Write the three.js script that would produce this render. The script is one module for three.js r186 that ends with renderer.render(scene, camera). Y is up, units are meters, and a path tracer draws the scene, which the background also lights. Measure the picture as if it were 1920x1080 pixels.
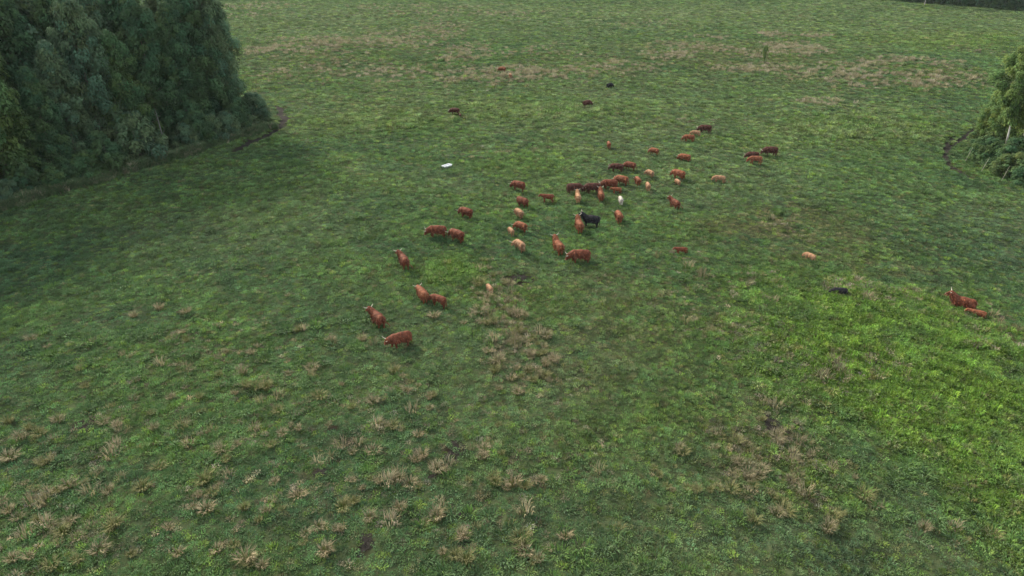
import * as THREE from 'three';
import { mergeGeometries } from 'three/addons/utils/BufferGeometryUtils.js';

// ---------------------------------------------------------------- camera, sky, sun, exposure
const scene = new THREE.Scene();
const CAM_H = 29, PITCH = 27.7 * Math.PI / 180, FOCAL = 1297;        // focal length in pixels of a 1920 x 1080 frame
const camera = new THREE.PerspectiveCamera(2 * Math.atan(540 / FOCAL) * 180 / Math.PI, 16 / 9, 0.5, 6000);
camera.position.set(0, CAM_H, 0);
camera.rotation.set(-PITCH, 0, 0);
scene.add(camera);

const SUN = new THREE.Vector3(-0.66, 0, -0.75).normalize().multiplyScalar(Math.cos(0.54)).setY(Math.sin(0.54));
{
  const W = 256, H = 128, data = new Float32Array(W * H * 4);
  for (let j = 0; j < H; j++) for (let i = 0; i < W; i++) {
    const lat = ((j + 0.5) / H - 0.5) * Math.PI, lon = ((i + 0.5) / W - 0.5) * 2 * Math.PI;
    const dx = Math.cos(lat) * Math.cos(lon), dy = Math.sin(lat), dz = Math.cos(lat) * Math.sin(lon);
    const t = Math.pow(Math.max(0, dy), 0.55);
    const c = Math.max(0, dx * SUN.x + dy * SUN.y + dz * SUN.z);
    const glow = 0.22 * Math.pow(c, 4) + 0.25 * Math.pow(c, 14);       // thin cloud brightening softly towards the sun
    const k = 4 * (j * W + i);
    data[k] = 0.64 - 0.14 * t + glow * 1.15; data[k + 1] = 0.67 - 0.11 * t + glow; data[k + 2] = 0.68 - 0.05 * t + glow * 0.8; data[k + 3] = 1;
  }
  const sky = new THREE.DataTexture(data, W, H, THREE.RGBAFormat, THREE.FloatType);
  sky.mapping = THREE.EquirectangularReflectionMapping; sky.magFilter = THREE.LinearFilter; sky.minFilter = THREE.LinearFilter;
  sky.needsUpdate = true;
  scene.background = sky; scene.environment = sky;
}
const sun = new THREE.DirectionalLight(new THREE.Color(1.0, 0.9, 0.74), 3.6);
sun.position.copy(SUN).multiplyScalar(300).add(new THREE.Vector3(0, 0, -120));
sun.target.position.set(0, 0, -120);
sun.castShadow = true; sun.shadow.radius = 18; sun.shadow.mapSize.set(4096, 4096);
Object.assign(sun.shadow.camera, { left: -260, right: 260, top: 260, bottom: -260, near: 1, far: 900 });
scene.add(sun, sun.target);
scene.fog = new THREE.FogExp2(new THREE.Color(0.82, 0.88, 0.93), 0.00005);
const renderer = new THREE.WebGLRenderer({ antialias: true });
renderer.toneMapping = THREE.LinearToneMapping;
renderer.toneMappingExposure = 2.6;
renderer.shadowMap.enabled = true;

// ---------------------------------------------------------------- helpers
function rngOf(seed) { let a = seed >>> 0; return () => { a = (a + 0x6D2B79F5) >>> 0; let t = a; t = Math.imul(t ^ (t >>> 15), t | 1); t ^= t + Math.imul(t ^ (t >>> 7), t | 61); return ((t ^ (t >>> 14)) >>> 0) / 4294967296; }; }
const clamp = (x, a = 0, b = 1) => Math.min(b, Math.max(a, x));
const smooth = (a, b, x) => { const t = clamp((x - a) / (b - a)); return t * t * (3 - 2 * t); };
const lerp = (a, b, t) => a + (b - a) * t;
const mix3 = (a, b, t) => [lerp(a[0], b[0], t), lerp(a[1], b[1], t), lerp(a[2], b[2], t)];
function hash2(ix, iz, s) { let h = Math.imul(ix, 374761393) ^ Math.imul(iz, 668265263) ^ Math.imul(s, 2147483647); h = Math.imul(h ^ (h >>> 13), 1274126177); return ((h ^ (h >>> 16)) >>> 0) / 4294967296; }
function noise(x, z, s = 0) {                                        // value noise, 0..1
  const ix = Math.floor(x), iz = Math.floor(z), fx = x - ix, fz = z - iz;
  const u = fx * fx * (3 - 2 * fx), w = fz * fz * (3 - 2 * fz);
  return lerp(lerp(hash2(ix, iz, s), hash2(ix + 1, iz, s), u), lerp(hash2(ix, iz + 1, s), hash2(ix + 1, iz + 1, s), u), w);
}
function fbm(x, z, s, oct = 3) { let v = 0, a = 0.5, n = 0; for (let o = 0; o < oct; o++) { v += a * noise(x, z, s + o * 17); n += a; a *= 0.5; const t = x * 1.62 + z * 1.18; z = z * 1.62 - x * 1.18; x = t; } return v / n; }
// a point of the field, given where the photograph shows it (flat ground)
function G(u, v) {
  const depth = CAM_H / (Math.sin(PITCH) + (v - 540) / FOCAL * Math.cos(PITCH));
  return [(u - 960) / FOCAL * depth, -(depth - CAM_H * Math.sin(PITCH)) / Math.cos(PITCH), depth];
}
const taken = new Map();
function numbered(name) { const n = taken.get(name) || 0; taken.set(name, n + 1); return n ? `${name}_${String(n).padStart(3, '0')}` : name; }
function part(name, geometry, material, parent) { const m = new THREE.Mesh(geometry, material); m.name = name; m.castShadow = m.receiveShadow = true; parent.add(m); return m; }
function thing(name, label, category, group) { const o = new THREE.Group(); o.name = numbered(name); o.userData = { label, category }; if (group) o.userData.group = group; scene.add(o); return o; }
function shell(name, geometry, material, label, category, kind) { const m = part(numbered(name), geometry, material, scene); m.userData = { label, category, kind }; return m; }
const std = (r, g, b, rough = 0.9, extra = {}) => new THREE.MeshStandardMaterial({ color: new THREE.Color().setRGB(r, g, b), roughness: rough, side: THREE.DoubleSide, ...extra });
const leafy = (extra = {}) => new THREE.MeshPhysicalMaterial({ color: 0xffffff, roughness: 0.95, side: THREE.DoubleSide, vertexColors: true, transmission: 0.35, thickness: 0, specularIntensity: 0.15, ...extra });

// collects triangles with colours
class Soup {
  constructor() { this.p = []; this.c = []; this.i = []; }
  v(x, y, z, c) { this.p.push(x, y, z); this.c.push(c[0], c[1], c[2]); return this.p.length / 3 - 1; }
  tri(a, b, c) { this.i.push(a, b, c); }
  geo(normals = true) {
    const g = new THREE.BufferGeometry();
    g.setAttribute('position', new THREE.Float32BufferAttribute(this.p, 3));
    g.setAttribute('color', new THREE.Float32BufferAttribute(this.c, 3));
    g.setIndex(this.i);
    if (normals) g.computeVertexNormals();
    return g;
  }
  // a blade of grass: two segments, bending outwards
  blade(x, z, dx, dz, len, width, bend, c, y0 = -0.02) {
    const px = -dz * width / 2, pz = dx * width / 2;
    const m = len * 0.55, mo = bend * len * 0.22, to = bend * len * 0.8, ty = len * (1 - 0.45 * bend);
    const a = this.v(x - px, y0, z - pz, c), b = this.v(x + px, y0, z + pz, c);
    const d = this.v(x + dx * mo - px * 0.8, m, z + dz * mo - pz * 0.8, c), e = this.v(x + dx * mo + px * 0.8, m, z + dz * mo + pz * 0.8, c);
    const t = this.v(x + dx * to, ty, z + dz * to, c);
    this.tri(a, b, e); this.tri(a, e, d); this.tri(d, e, t);
  }
}
// tapered tube through points [x, y, z, r]
function tubeSoup(s, pts, sides, c) {
  let prev = null;
  const up = new THREE.Vector3(0, 1, 0), d = new THREE.Vector3(), n = new THREE.Vector3(), b = new THREE.Vector3();
  for (let k = 0; k < pts.length; k++) {
    const p = pts[k], q = pts[Math.min(k + 1, pts.length - 1)], o = pts[Math.max(k - 1, 0)];
    d.set(q[0] - o[0], q[1] - o[1], q[2] - o[2]).normalize();
    n.crossVectors(d, Math.abs(d.y) > 0.9 ? new THREE.Vector3(1, 0, 0) : up).normalize(); b.crossVectors(d, n);
    const ring = [];
    for (let j = 0; j < sides; j++) { const a = j / sides * 2 * Math.PI, cc = Math.cos(a) * p[3], ss = Math.sin(a) * p[3]; ring.push(s.v(p[0] + n.x * cc + b.x * ss, p[1] + n.y * cc + b.y * ss, p[2] + n.z * cc + b.z * ss, typeof c === 'function' ? c(k, j) : c)); }
    if (prev) for (let j = 0; j < sides; j++) { const j1 = (j + 1) % sides; s.tri(prev[j], ring[j], ring[j1]); s.tri(prev[j], ring[j1], prev[j1]); }
    prev = ring;
  }
  const last = pts[pts.length - 1], tip = s.v(last[0], last[1], last[2], typeof c === 'function' ? c(pts.length - 1, 0) : c);
  for (let j = 0; j < sides; j++) s.tri(prev[j], tip, prev[(j + 1) % sides]);
}

// ---------------------------------------------------------------- the lie and the vegetation of the field
function blob(u, v, ru, rv, w = 1) {                                  // an oval patch of ground
  const c = G(u, v), top = G(u, v - rv), bottom = G(u, v + rv);
  return { x: c[0], z: (top[1] + bottom[1]) / 2, rx: ru / FOCAL * c[2], rz: Math.abs(top[1] - bottom[1]) / 2, w };
}
const DRY = [[640, 84, 110, 20, 1], [730, 75, 120, 16, 0.9], [560, 95, 60, 12, 0.9], [820, 62, 50, 20, 0.9], [870, 98, 48, 24, 1], [640, 130, 130, 18, 0.75], [740, 140, 60, 14, 0.7], [905, 143, 85, 17, 1],
  [985, 138, 50, 12, 0.85], [1080, 135, 80, 14, 0.7], [1180, 125, 60, 10, 0.55], [490, 97, 30, 8, 0.7], [1000, 100, 90, 14, 0.4], [1300, 92, 70, 9, 0.95], [1250, 105, 50, 8, 0.7], [1400, 98, 60, 8, 0.7], [1420, 128, 90, 11, 0.95], [1490, 85, 60, 8, 0.75], [1500, 95, 50, 10, 0.8],
  [1540, 138, 90, 10, 0.7], [1600, 130, 80, 12, 0.7], [1690, 118, 110, 9, 0.8], [1770, 148, 120, 13, 0.95], [1680, 150, 120, 16, 0.7], [1560, 190, 60, 6, 0.4], [1330, 70, 40, 5, 0.5], [1450, 64, 30, 5, 0.8], [1530, 66, 25, 4, 0.8],
  [480, 12, 90, 7, 0.7], [470, 30, 50, 6, 0.35], [760, 14, 120, 6, 0.45], [830, 25, 110, 7, 0.55], [950, 25, 70, 6, 0.5], [560, 75, 70, 7, 0.5], [1220, 45, 80, 5, 0.3], [1810, 92, 40, 5, 0.6], [1160, 20, 90, 4, 0.3],
  [850, 295, 35, 7, 0.45], [985, 280, 40, 10, 0.3], [900, 265, 60, 9, 0.25], [1310, 230, 80, 8, 0.25]].map(a => blob(...a));
const SEDGE = [[935, 575, 42, 48, 0.85], [960, 655, 52, 62, 1], [1005, 700, 36, 40, 0.9], [920, 505, 26, 26, 0.5], [760, 715, 36, 28, 0.7], [1440, 850, 105, 70, 0.85], [1470, 790, 60, 40, 0.6], [1400, 900, 70, 36, 0.7], [395, 930, 40, 44, 0.8], [80, 930, 70, 36, 0.85], [120, 1000, 70, 40, 0.8], [950, 915, 60, 24, 0.7], [1290, 915, 90, 26, 0.5],
  [1290, 540, 130, 45, 0.35], [1480, 430, 50, 28, 0.55], [1760, 1010, 80, 50, 0.4], [1880, 620, 60, 40, 0.6], [1640, 545, 110, 24, 0.45], [1360, 620, 90, 60, 0.3], [330, 632, 40, 16, 0.6], [1510, 700, 60, 40, 0.5], [1660, 690, 60, 26, 0.4], [250, 900, 300, 170, 0.32], [650, 900, 300, 150, 0.34], [880, 980, 200, 90, 0.34], [420, 690, 200, 80, 0.28], [980, 820, 160, 120, 0.3]].map(a => blob(...a));
const OLIVE = [[1500, 440, 170, 60, 1], [1640, 500, 110, 60, 0.8], [1440, 820, 140, 100, 0.7], [1200, 620, 260, 110, 0.6], [1300, 700, 150, 90, 0.5], [1100, 720, 90, 50, 0.5], [1400, 110, 220, 34, 0.8], [1100, 120, 160, 26, 0.6], [640, 110, 200, 46, 0.6], [1720, 140, 150, 30, 0.6], [1190, 700, 90, 50, 0.5], [640, 190, 160, 18, 0.3], [1800, 880, 120, 120, 0.3]].map(a => blob(...a));
const LUSH = [[1740, 740, 300, 200, 1.15], [1640, 620, 230, 90, 1], [1850, 900, 180, 180, 1.1], [1560, 760, 120, 90, 0.6], [1400, 560, 120, 50, 0.4], [850, 512, 60, 26, 0.9], [830, 300, 80, 10, 0.2], [700, 230, 160, 24, 0.5], [1030, 210, 170, 26, 0.6], [1620, 240, 200, 24, 0.6], [1800, 75, 140, 16, 0.8], [1000, 560, 120, 40, 0.3], [1250, 780, 160, 60, 0.4], [325, 762, 14, 8, 1.2], [960, 310, 70, 24, 0.4], [1440, 260, 120, 20, 0.4], [1150, 820, 120, 50, 0.3]].map(a => blob(...a));
const BLUE = [[1780, 450, 170, 60, 1], [1700, 500, 120, 40, 0.7], [150, 480, 240, 60, 0.8], [330, 470, 120, 50, 0.5], [820, 290, 60, 14, 0.7], [1060, 720, 60, 36, 0.7], [1560, 1040, 130, 50, 0.9], [1400, 1000, 160, 60, 0.6], [80, 400, 120, 30, 0.5], [1450, 360, 200, 40, 0.4], [620, 380, 160, 40, 0.3], [1180, 60, 200, 30, 0.5], [1700, 60, 80, 10, 0.5], [650, 40, 200, 30, 0.3], [90, 850, 120, 60, 0.4], [600, 960, 160, 80, 0.35], [1150, 980, 180, 80, 0.4]].map(a => blob(...a));
const PALE = [[1250, 36, 750, 34, 0.9], [640, 45, 260, 40, 0.9], [700, 205, 220, 50, 0.7], [1100, 235, 280, 60, 0.75], [1560, 225, 260, 46, 0.8], [880, 340, 220, 40, 0.5], [1750, 60, 240, 30, 0.8], [620, 330, 140, 50, 0.4], [1250, 330, 200, 50, 0.5], [1120, 700, 70, 40, 0.6]].map(a => blob(...a));  // far bands: haze put into the grass colour; the last patch is sparse grass
const MUDS = [[848, 852, 19, 15], [150, 800, 20, 13], [625, 805, 14, 6], [686, 1028, 17, 23], [1446, 803, 16, 20], [975, 527, 30, 9], [868, 966, 10, 9], [808, 898, 14, 6], [600, 890, 20, 8], [466, 268, 15, 3.4], [555, 925, 7, 6], [870, 1028, 9, 12], [1468, 820, 18, 10]];
const MUD = MUDS.map(a => blob(...a));
function cover(list, x, z, warp) {
  let m = 0;
  for (const b of list) {
    const dx = (x - b.x) / b.rx, dz = (z - b.z) / b.rz, q = dx * dx + dz * dz;
    if (q < 4) { const k = b.w * smooth(1.65, 0.2, Math.sqrt(q) + warp); if (k > m) m = k; }
  }
  return m;
}
// worn cattle tracks: [u, v] along them and their half width in metres
const TRACKS = [
  { path: [[519, 203], [526, 209], [527, 218], [533, 226], [530, 236], [514, 248], [494, 259], [470, 270], [440, 283]], w: 0.55 },
  { path: [[1826, 239], [1812, 252], [1796, 264], [1780, 274], [1773, 282], [1774, 296], [1782, 310], [1797, 321], [1822, 336]], w: 0.36 },
  { path: [[1789, 252], [1780, 260], [1775, 270], [1773, 282]], w: 0.32 },
].map(t => ({ w: t.w, pts: new THREE.CatmullRomCurve3(t.path.map(([u, v]) => { const g = G(u, v); return new THREE.Vector3(g[0], 0, g[1]); })).getSpacedPoints(70) }));
function trackAt(x, z) {
  let best = 9;
  for (const t of TRACKS) {
    const f = t.pts[0], l = t.pts[70];
    if (x < Math.min(f.x, l.x) - 18 || x > Math.max(f.x, l.x) + 18) continue;
    for (const p of t.pts) { const d = Math.hypot(p.x - x, p.z - z) / t.w; if (d < best) best = d; }
  }
  return best;
}
function hummocks(x, z) {                                            // small uneven lumps trodden by the cattle
  const a = fbm(x * 0.42, z * 0.42, 11, 3), b = noise(x * 1.15, z * 1.15, 5), c = noise(x * 0.05, z * 0.05, 3);
  return (a - 0.5) * 0.42 + (b - 0.5) * 0.16 + (c - 0.5) * 0.9;
}
function heightAt(x, z) {
  let h = hummocks(x, z);
  const t = trackAt(x, z); if (t < 2.2) h -= 0.22 * smooth(2.2, 0.6, t);
  return h;
}
function field(x, z) {
  const warp = (fbm(x * 0.13, z * 0.13, 31, 3) - 0.5) * 1.1 + (noise(x * 0.7, z * 0.7, 37) - 0.5) * 0.5;
  const fine = fbm(x * 0.55, z * 0.55, 41, 2), broad = fbm(x * 0.035, z * 0.06, 43, 3), mid = fbm(x * 0.16, z * 0.22, 47, 3);
  let dry = cover(DRY, x, z, warp * 1.25) * smooth(0.30, 0.78, fine + 0.06), sedge = cover(SEDGE, x, z, warp) * smooth(0.3, 0.62, fine + 0.08);
  const olive = cover(OLIVE, x, z, warp), lush = cover(LUSH, x, z, warp), blue = cover(BLUE, x, z, warp);
  let mud = 0;
  for (const b of MUD) { const dx = (x - b.x) / b.rx, dz = (z - b.z) / b.rz, q = Math.hypot(dx, dz); if (q < 2) mud = Math.max(mud, smooth(1.25, 0.75, q + warp * 0.7)); }
  const t = trackAt(x, z), track = smooth(1.5, 0.9, t); mud = Math.max(mud, track);
  let c = mix3([0.066, 0.134, 0.050], [0.098, 0.178, 0.055], smooth(0.28, 0.66, mid));
  c = mix3(c, [0.138, 0.195, 0.080], smooth(0.38, 0.72, broad) * 0.55);
  c = mix3(c, [0.056, 0.110, 0.062], blue * 0.5);
  c = mix3(c, [0.118, 0.138, 0.046], olive * smooth(0.25, 0.6, fine) * 0.8);
  c = mix3(c, [0.114, 0.205, 0.026], Math.min(1, lush) * (0.62 + 0.3 * smooth(0.2, 0.5, fine)));
  const pale = cover(PALE, x, z, warp); c = mix3(c, [0.178, 0.226, 0.096], pale * smooth(0.18, 0.60, fine) * 0.85);  // distance haze mixed into the grass colour
  return { c, dry, sedge, lush, olive, blue, mud, track, fine, mid };
}

// ---------------------------------------------------------------- ground
{
  const rows = []; for (let d = -80; d < 4000;) { rows.push(d); d += d < 15 ? 4 : d < 120 ? 0.42 : d < 340 ? 0.42 + (d - 120) * 0.006 : d * 0.12; }
  const N = 430, P = [], C = [], I = [];
  for (const d of rows) {
    const half = (Math.max(d, 0) * 0.92 + 28) * (d > 340 ? 1 + (d - 340) / 300 : 1);
    for (let j = 0; j <= N; j++) {
      const t = j / N * 2 - 1, out = Math.max(0, Math.abs(t) - 0.975) / 0.025, x = t * half + Math.sign(t) * out * out * 2500, z = -d, far = d > 400 || out > 0;
      P.push(x, far ? 0 : heightAt(x, z), z);
      if (d < 14 || far) { C.push(0.045, 0.07, 0.022); continue; }
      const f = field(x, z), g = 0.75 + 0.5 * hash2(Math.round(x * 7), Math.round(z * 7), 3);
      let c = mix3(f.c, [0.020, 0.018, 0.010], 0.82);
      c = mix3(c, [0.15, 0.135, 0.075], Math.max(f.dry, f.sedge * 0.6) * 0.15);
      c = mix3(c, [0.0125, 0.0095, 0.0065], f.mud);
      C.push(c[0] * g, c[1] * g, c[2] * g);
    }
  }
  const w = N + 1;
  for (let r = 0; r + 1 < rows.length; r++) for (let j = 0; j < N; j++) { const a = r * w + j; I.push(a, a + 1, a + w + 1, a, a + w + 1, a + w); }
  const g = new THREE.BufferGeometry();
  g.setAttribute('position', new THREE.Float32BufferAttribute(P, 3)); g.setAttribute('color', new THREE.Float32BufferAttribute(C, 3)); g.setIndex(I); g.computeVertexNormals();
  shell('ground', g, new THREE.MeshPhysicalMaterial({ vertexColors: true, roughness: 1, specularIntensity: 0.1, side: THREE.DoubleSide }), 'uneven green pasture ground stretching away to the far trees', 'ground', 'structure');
}
// worn earth: cattle tracks and trampled mud patches lie as thin sheets over the ground
const earth = new THREE.MeshPhysicalMaterial({ vertexColors: true, specularIntensity: 0.1, roughness: 1, side: THREE.DoubleSide });
const earthColor = (x, z) => { const k = 0.55 + 0.9 * hash2(Math.round(x * 9), Math.round(z * 9), 8); return [0.0160 * k, 0.0140 * k, 0.0120 * k]; };
TRACKS.forEach((t, n) => {
  const s = new Soup(), across = 6; let prev = null;
  t.pts.forEach((p, k) => {
    const q = t.pts[Math.min(70, k + 1)], o = t.pts[Math.max(0, k - 1)], l = Math.hypot(q.x - o.x, q.z - o.z), nx = -(q.z - o.z) / l, nz = (q.x - o.x) / l, ring = [];
    const half = t.w * (0.95 + 0.6 * noise(k * 0.3, n * 9, 61)) * smooth(0, 5, k + 0.8) * smooth(70, 64, k - 0.6);
    for (let j = 0; j <= across; j++) { const e = (j / across * 2 - 1) * half, x = p.x + nx * e, z = p.z + nz * e; ring.push(s.v(x, heightAt(x, z) + 0.05, z, earthColor(x, z))); }
    if (prev) for (let j = 0; j < across; j++) { s.tri(prev[j], prev[j + 1], ring[j + 1]); s.tri(prev[j], ring[j + 1], ring[j]); }
    prev = ring;
  });
  shell('muddy_track', s.geo(), earth, ['dark trodden cattle track curving round the end of the tall wood', 'dark winding cattle track beside the birch trees', 'short dark fork of the winding track by the birches'][n], 'track', 'structure');
});
MUD.forEach((b, n) => {
  const s = new Soup(), R = 9, A = 22, rings = [];
  for (let r = 0; r <= R; r++) { const ring = []; for (let a = 0; a < A; a++) { const t = a / A * 2 * Math.PI, e = r / R * (0.7 + 0.75 * noise(Math.cos(t) * 1.7 + n * 7, Math.sin(t) * 1.7, 71)); const x = b.x + Math.cos(t) * b.rx * e, z = b.z + Math.sin(t) * b.rz * e; ring.push(s.v(x, heightAt(x, z) + 0.015 + 0.03 * (hash2(r, a, n) - 0.3), z, earthColor(x, z))); } rings.push(ring); }
  for (let r = 0; r < R; r++) for (let a = 0; a < A; a++) { const a1 = (a + 1) % A; if (r > 1 && noise(s.p[rings[r][a] * 3] * 2.2, s.p[rings[r][a] * 3 + 2] * 2.2, 77) < 0.2 + 0.035 * r) continue; if (r) s.tri(rings[r][a], rings[r][a1], rings[r + 1][a1]); s.tri(rings[r][a], rings[r + 1][a1], rings[r + 1][a]); }
  const m = shell('mud_patch', s.geo(), earth, 'patch of bare dark earth trampled into the grass', 'mud', 'structure'); m.userData.group = 'bare mud patches in the pasture';
});

// ---------------------------------------------------------------- grass
const tint = (rng, d) => { const k = 1 + (rng() - 0.5) * d; return [k * (1 + (rng() - 0.5) * 0.25), k, k * (1 + (rng() - 0.5) * 0.3)]; };
function clump(seed, n, radius, len, width, lean, spread) {          // a cushion of blades
  const rng = rngOf(seed), s = new Soup();
  for (let k = 0; k < n; k++) {
    const a = rng() * 6.283, r = Math.sqrt(rng()) * radius, x = Math.cos(a) * r, z = Math.sin(a) * r;
    const b = a + (rng() - 0.5) * spread, l = len * (0.55 + 0.75 * rng()) * (1.12 - 0.45 * (r / radius));
    s.blade(x, z, Math.cos(b), Math.sin(b), l, width * (0.7 + 0.6 * rng()), lean * (0.4 + 0.9 * rng()), tint(rng, 0.6));
  }
  return s.geo();
}
const grassMat = leafy(), K = new THREE.Object3D(), COL = new THREE.Color();
function scatter(name, geometries, list, material, label) {
  const per = geometries.map(() => []);
  list.forEach((e, i) => per[i % geometries.length].push(e));
  const root = new THREE.Group(); root.name = numbered(name); root.userData = { label, category: 'grass', kind: 'stuff' }; scene.add(root);
  geometries.forEach((g, n) => {
    if (!per[n].length) return;
    const m = new THREE.InstancedMesh(g, material, per[n].length); m.name = 'clumps'; m.userData.kind = 'stuff'; m.castShadow = m.receiveShadow = true;
    per[n].forEach(([x, y, z, sx, sy, turn, c], i) => { K.position.set(x, y, z); K.rotation.set(0, turn, 0); K.scale.set(sx, sy, sx); K.updateMatrix(); m.setMatrixAt(i, K.matrix); m.setColorAt(i, COL.setRGB(c[0], c[1], c[2])); });
    root.add(m);
  });
}
const WOOD_A = G(0, 392), WOOD_B = G(492, 244);
function behindWood(x, z) {                                          // metres behind the edge of the wood, on its own stretch
  const ex = WOOD_B[0] - WOOD_A[0], ez = WOOD_B[1] - WOOD_A[1], l = Math.hypot(ex, ez), t = ((x - WOOD_A[0]) * ex + (z - WOOD_A[1]) * ez) / l;
  return t > l + 1 ? -1 : ((x - WOOD_A[0]) * ez - (z - WOOD_A[1]) * ex) / l;
}
{
  const rng = rngOf(77), short = [], tall = [], sedge = [], rush = [];
  const inView = (x, d) => Math.abs(x) < (d * Math.cos(PITCH) + CAM_H * Math.sin(PITCH)) * 0.80 + 3;
  for (let d = 20; d < 345;) {
    const near = d < 62 ? 0 : d < 115 ? 1 : 2;
    const step = d < 50 ? 0.30 : d < 115 ? lerp(0.30, 0.50, (d - 50) / 65) : lerp(0.50, 1.15, (d - 115) / 230);
    const half = (d * Math.cos(PITCH) + CAM_H * Math.sin(PITCH)) * 0.80 + 3;
    for (let x0 = -half; x0 < half; x0 += step) {
      const x = x0 + (rng() - 0.5) * step, z = -(d + (rng() - 0.5) * step);
      if (behindWood(x, z) > 3) continue;
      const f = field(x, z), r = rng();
      const gap = noise(x * 1.25, z * 1.25, 91) * 0.6 + noise(x * 2.9, z * 2.9, 93) * 0.4; if (d < 150 && gap < 0.3 && r < 0.12) continue;
      if (f.mud > 0.3 && r < (f.track > 0.3 ? 0.40 + 0.58 * f.track : 0.28 + 0.42 * f.mud)) continue;
      const y = heightAt(x, z) - 0.015, size = step / 0.30, big = 0.7 + 0.65 * rng() * rng() + 0.2 * rng(), turn = rng() * 6.283;
      const k = 0.50 * Math.pow(3.0, rng()) * (0.70 + 0.60 * noise(x * 0.9, z * 0.9, 97)), dead = Math.max(f.dry * 0.62, f.sedge * 0.5);
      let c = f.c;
      if (rng() < dead) c = mix3([0.25, 0.22, 0.15], [0.17, 0.165, 0.085], rng());
      else if (rng() < 0.06 + 0.25 * f.olive) c = mix3(c, [0.17, 0.15, 0.075], 0.65);
      else if (rng() < 0.16) c = mix3(c, [0.14, 0.215, 0.035], 0.7);
      c = [c[0] * k * (0.9 + 0.2 * rng()), c[1] * k, c[2] * k * (0.85 + 0.3 * rng())];
      const longer = smooth(0.3, 0.75, f.mid) * 0.4 + f.lush * 0.6 + dead * 0.7;
      (f.lush > 0.45 && d < 130 ? tall : short).push([x, y, z, size * big, (0.7 + longer) * big * (0.35 + 1.3 * gap) * Math.min(size, 2.4) ** 0.75, turn, c]);
    }
    d += step;
  }
  // larger rank tufts that break the sward into lumps
  for (let i = 0; i < 15000; i++) {
    const d = 22 + 320 * Math.pow(rng(), 1.25), x = (rng() * 2 - 1) * ((d * Math.cos(PITCH) + 13.5) * 0.775), z = -d;
    if (!inView(x, d) || behindWood(x, z) > 1) continue;
    const f = field(x, z); if (f.mud > 0.2) continue;
    const dead = Math.max(f.dry, f.sedge * 0.7);
    const clusterN = fbm(x * 0.09, z * 0.12, 83, 3); if (rng() > smooth(0.3, 0.62, clusterN) + dead) continue;
    const s = 0.7 + 0.9 * rng() * (0.6 + clusterN), k = 0.7 + 0.6 * rng();
    const y = heightAt(x, z) - 0.03;
    if (rng() < dead) { const c = mix3([0.27, 0.235, 0.155], [0.17, 0.165, 0.08], rng()); sedge.push([x, y, z, s * (d > 110 ? 1.35 : 1), s * (d > 110 ? 1.25 : 0.95), rng() * 6.283, c.map(q => q * k)]); }
    else { const c = mix3(mix3(f.c, [0.045, 0.085, 0.035], 0.5), [0.09, 0.17, 0.03], rng() < 0.25 ? 0.6 : 0); rush.push([x, y, z, s * (0.8 + d / 300), s * (0.7 + d / 400), rng() * 6.283, c.map(q => q * k)]); }  // darker green paints in the shadows of tussocks
  }
  for (let i = 0; i < 15000; i++) {                                    // tall dead sedge standing in the dry drifts of the far field
    const b = DRY[Math.floor(rng() * 35)], a = rng() * 6.283, r = Math.sqrt(rng()) * 1.15, x = b.x + Math.cos(a) * r * b.rx, z = b.z + Math.sin(a) * r * b.rz;
    const f = field(x, z); if (rng() > f.dry * 1.0) continue;
    const s = 0.6 + 0.8 * rng(), c = mix3([0.34, 0.30, 0.225], [0.22, 0.21, 0.11], rng()), k = 0.6 + 0.6 * rng();
    sedge.push([x, heightAt(x, z) - 0.03, z, s * 1.2, s * 1.15, rng() * 6.283, c.map(q => q * k)]);
  }
  scatter('pasture_grass', [0, 1, 2, 3].map(k => clump(100 + k, 38, 0.21, 0.19, 0.036, 0.9, 2.2)), short, grassMat, 'short grazed green grass covering the whole pasture');
  scatter('lush_grass', [0, 1, 2].map(k => clump(120 + k, 30, 0.22, 0.36, 0.042, 1.0, 2.6)), tall, grassMat, 'tall bright yellow-green grass where the black calf wades');
  scatter('rush_tufts', [0, 1, 2].map(k => clump(140 + k, 64, 0.34, 0.36, 0.036, 0.9, 1.4)), rush, grassMat, 'scattered rank grass tufts, darkened as tussock shadow, roughening the pasture');
  scatter('dead_sedge', [0, 1, 2].map(k => clump(160 + k, 46, 0.30, 0.58, 0.026, 0.6, 1.6)), sedge, grassMat, 'drifts of pale dead sedge across the far field');
  console.log('grass', short.length, tall.length, rush.length, sedge.length);
}
// ---------------------------------------------------------------- trees
const crownMat = leafy({ transmission: 0.3 });
const barkMat = new THREE.MeshPhysicalMaterial({ specularIntensity: 0.3, vertexColors: true, roughness: 0.95 });
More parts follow.
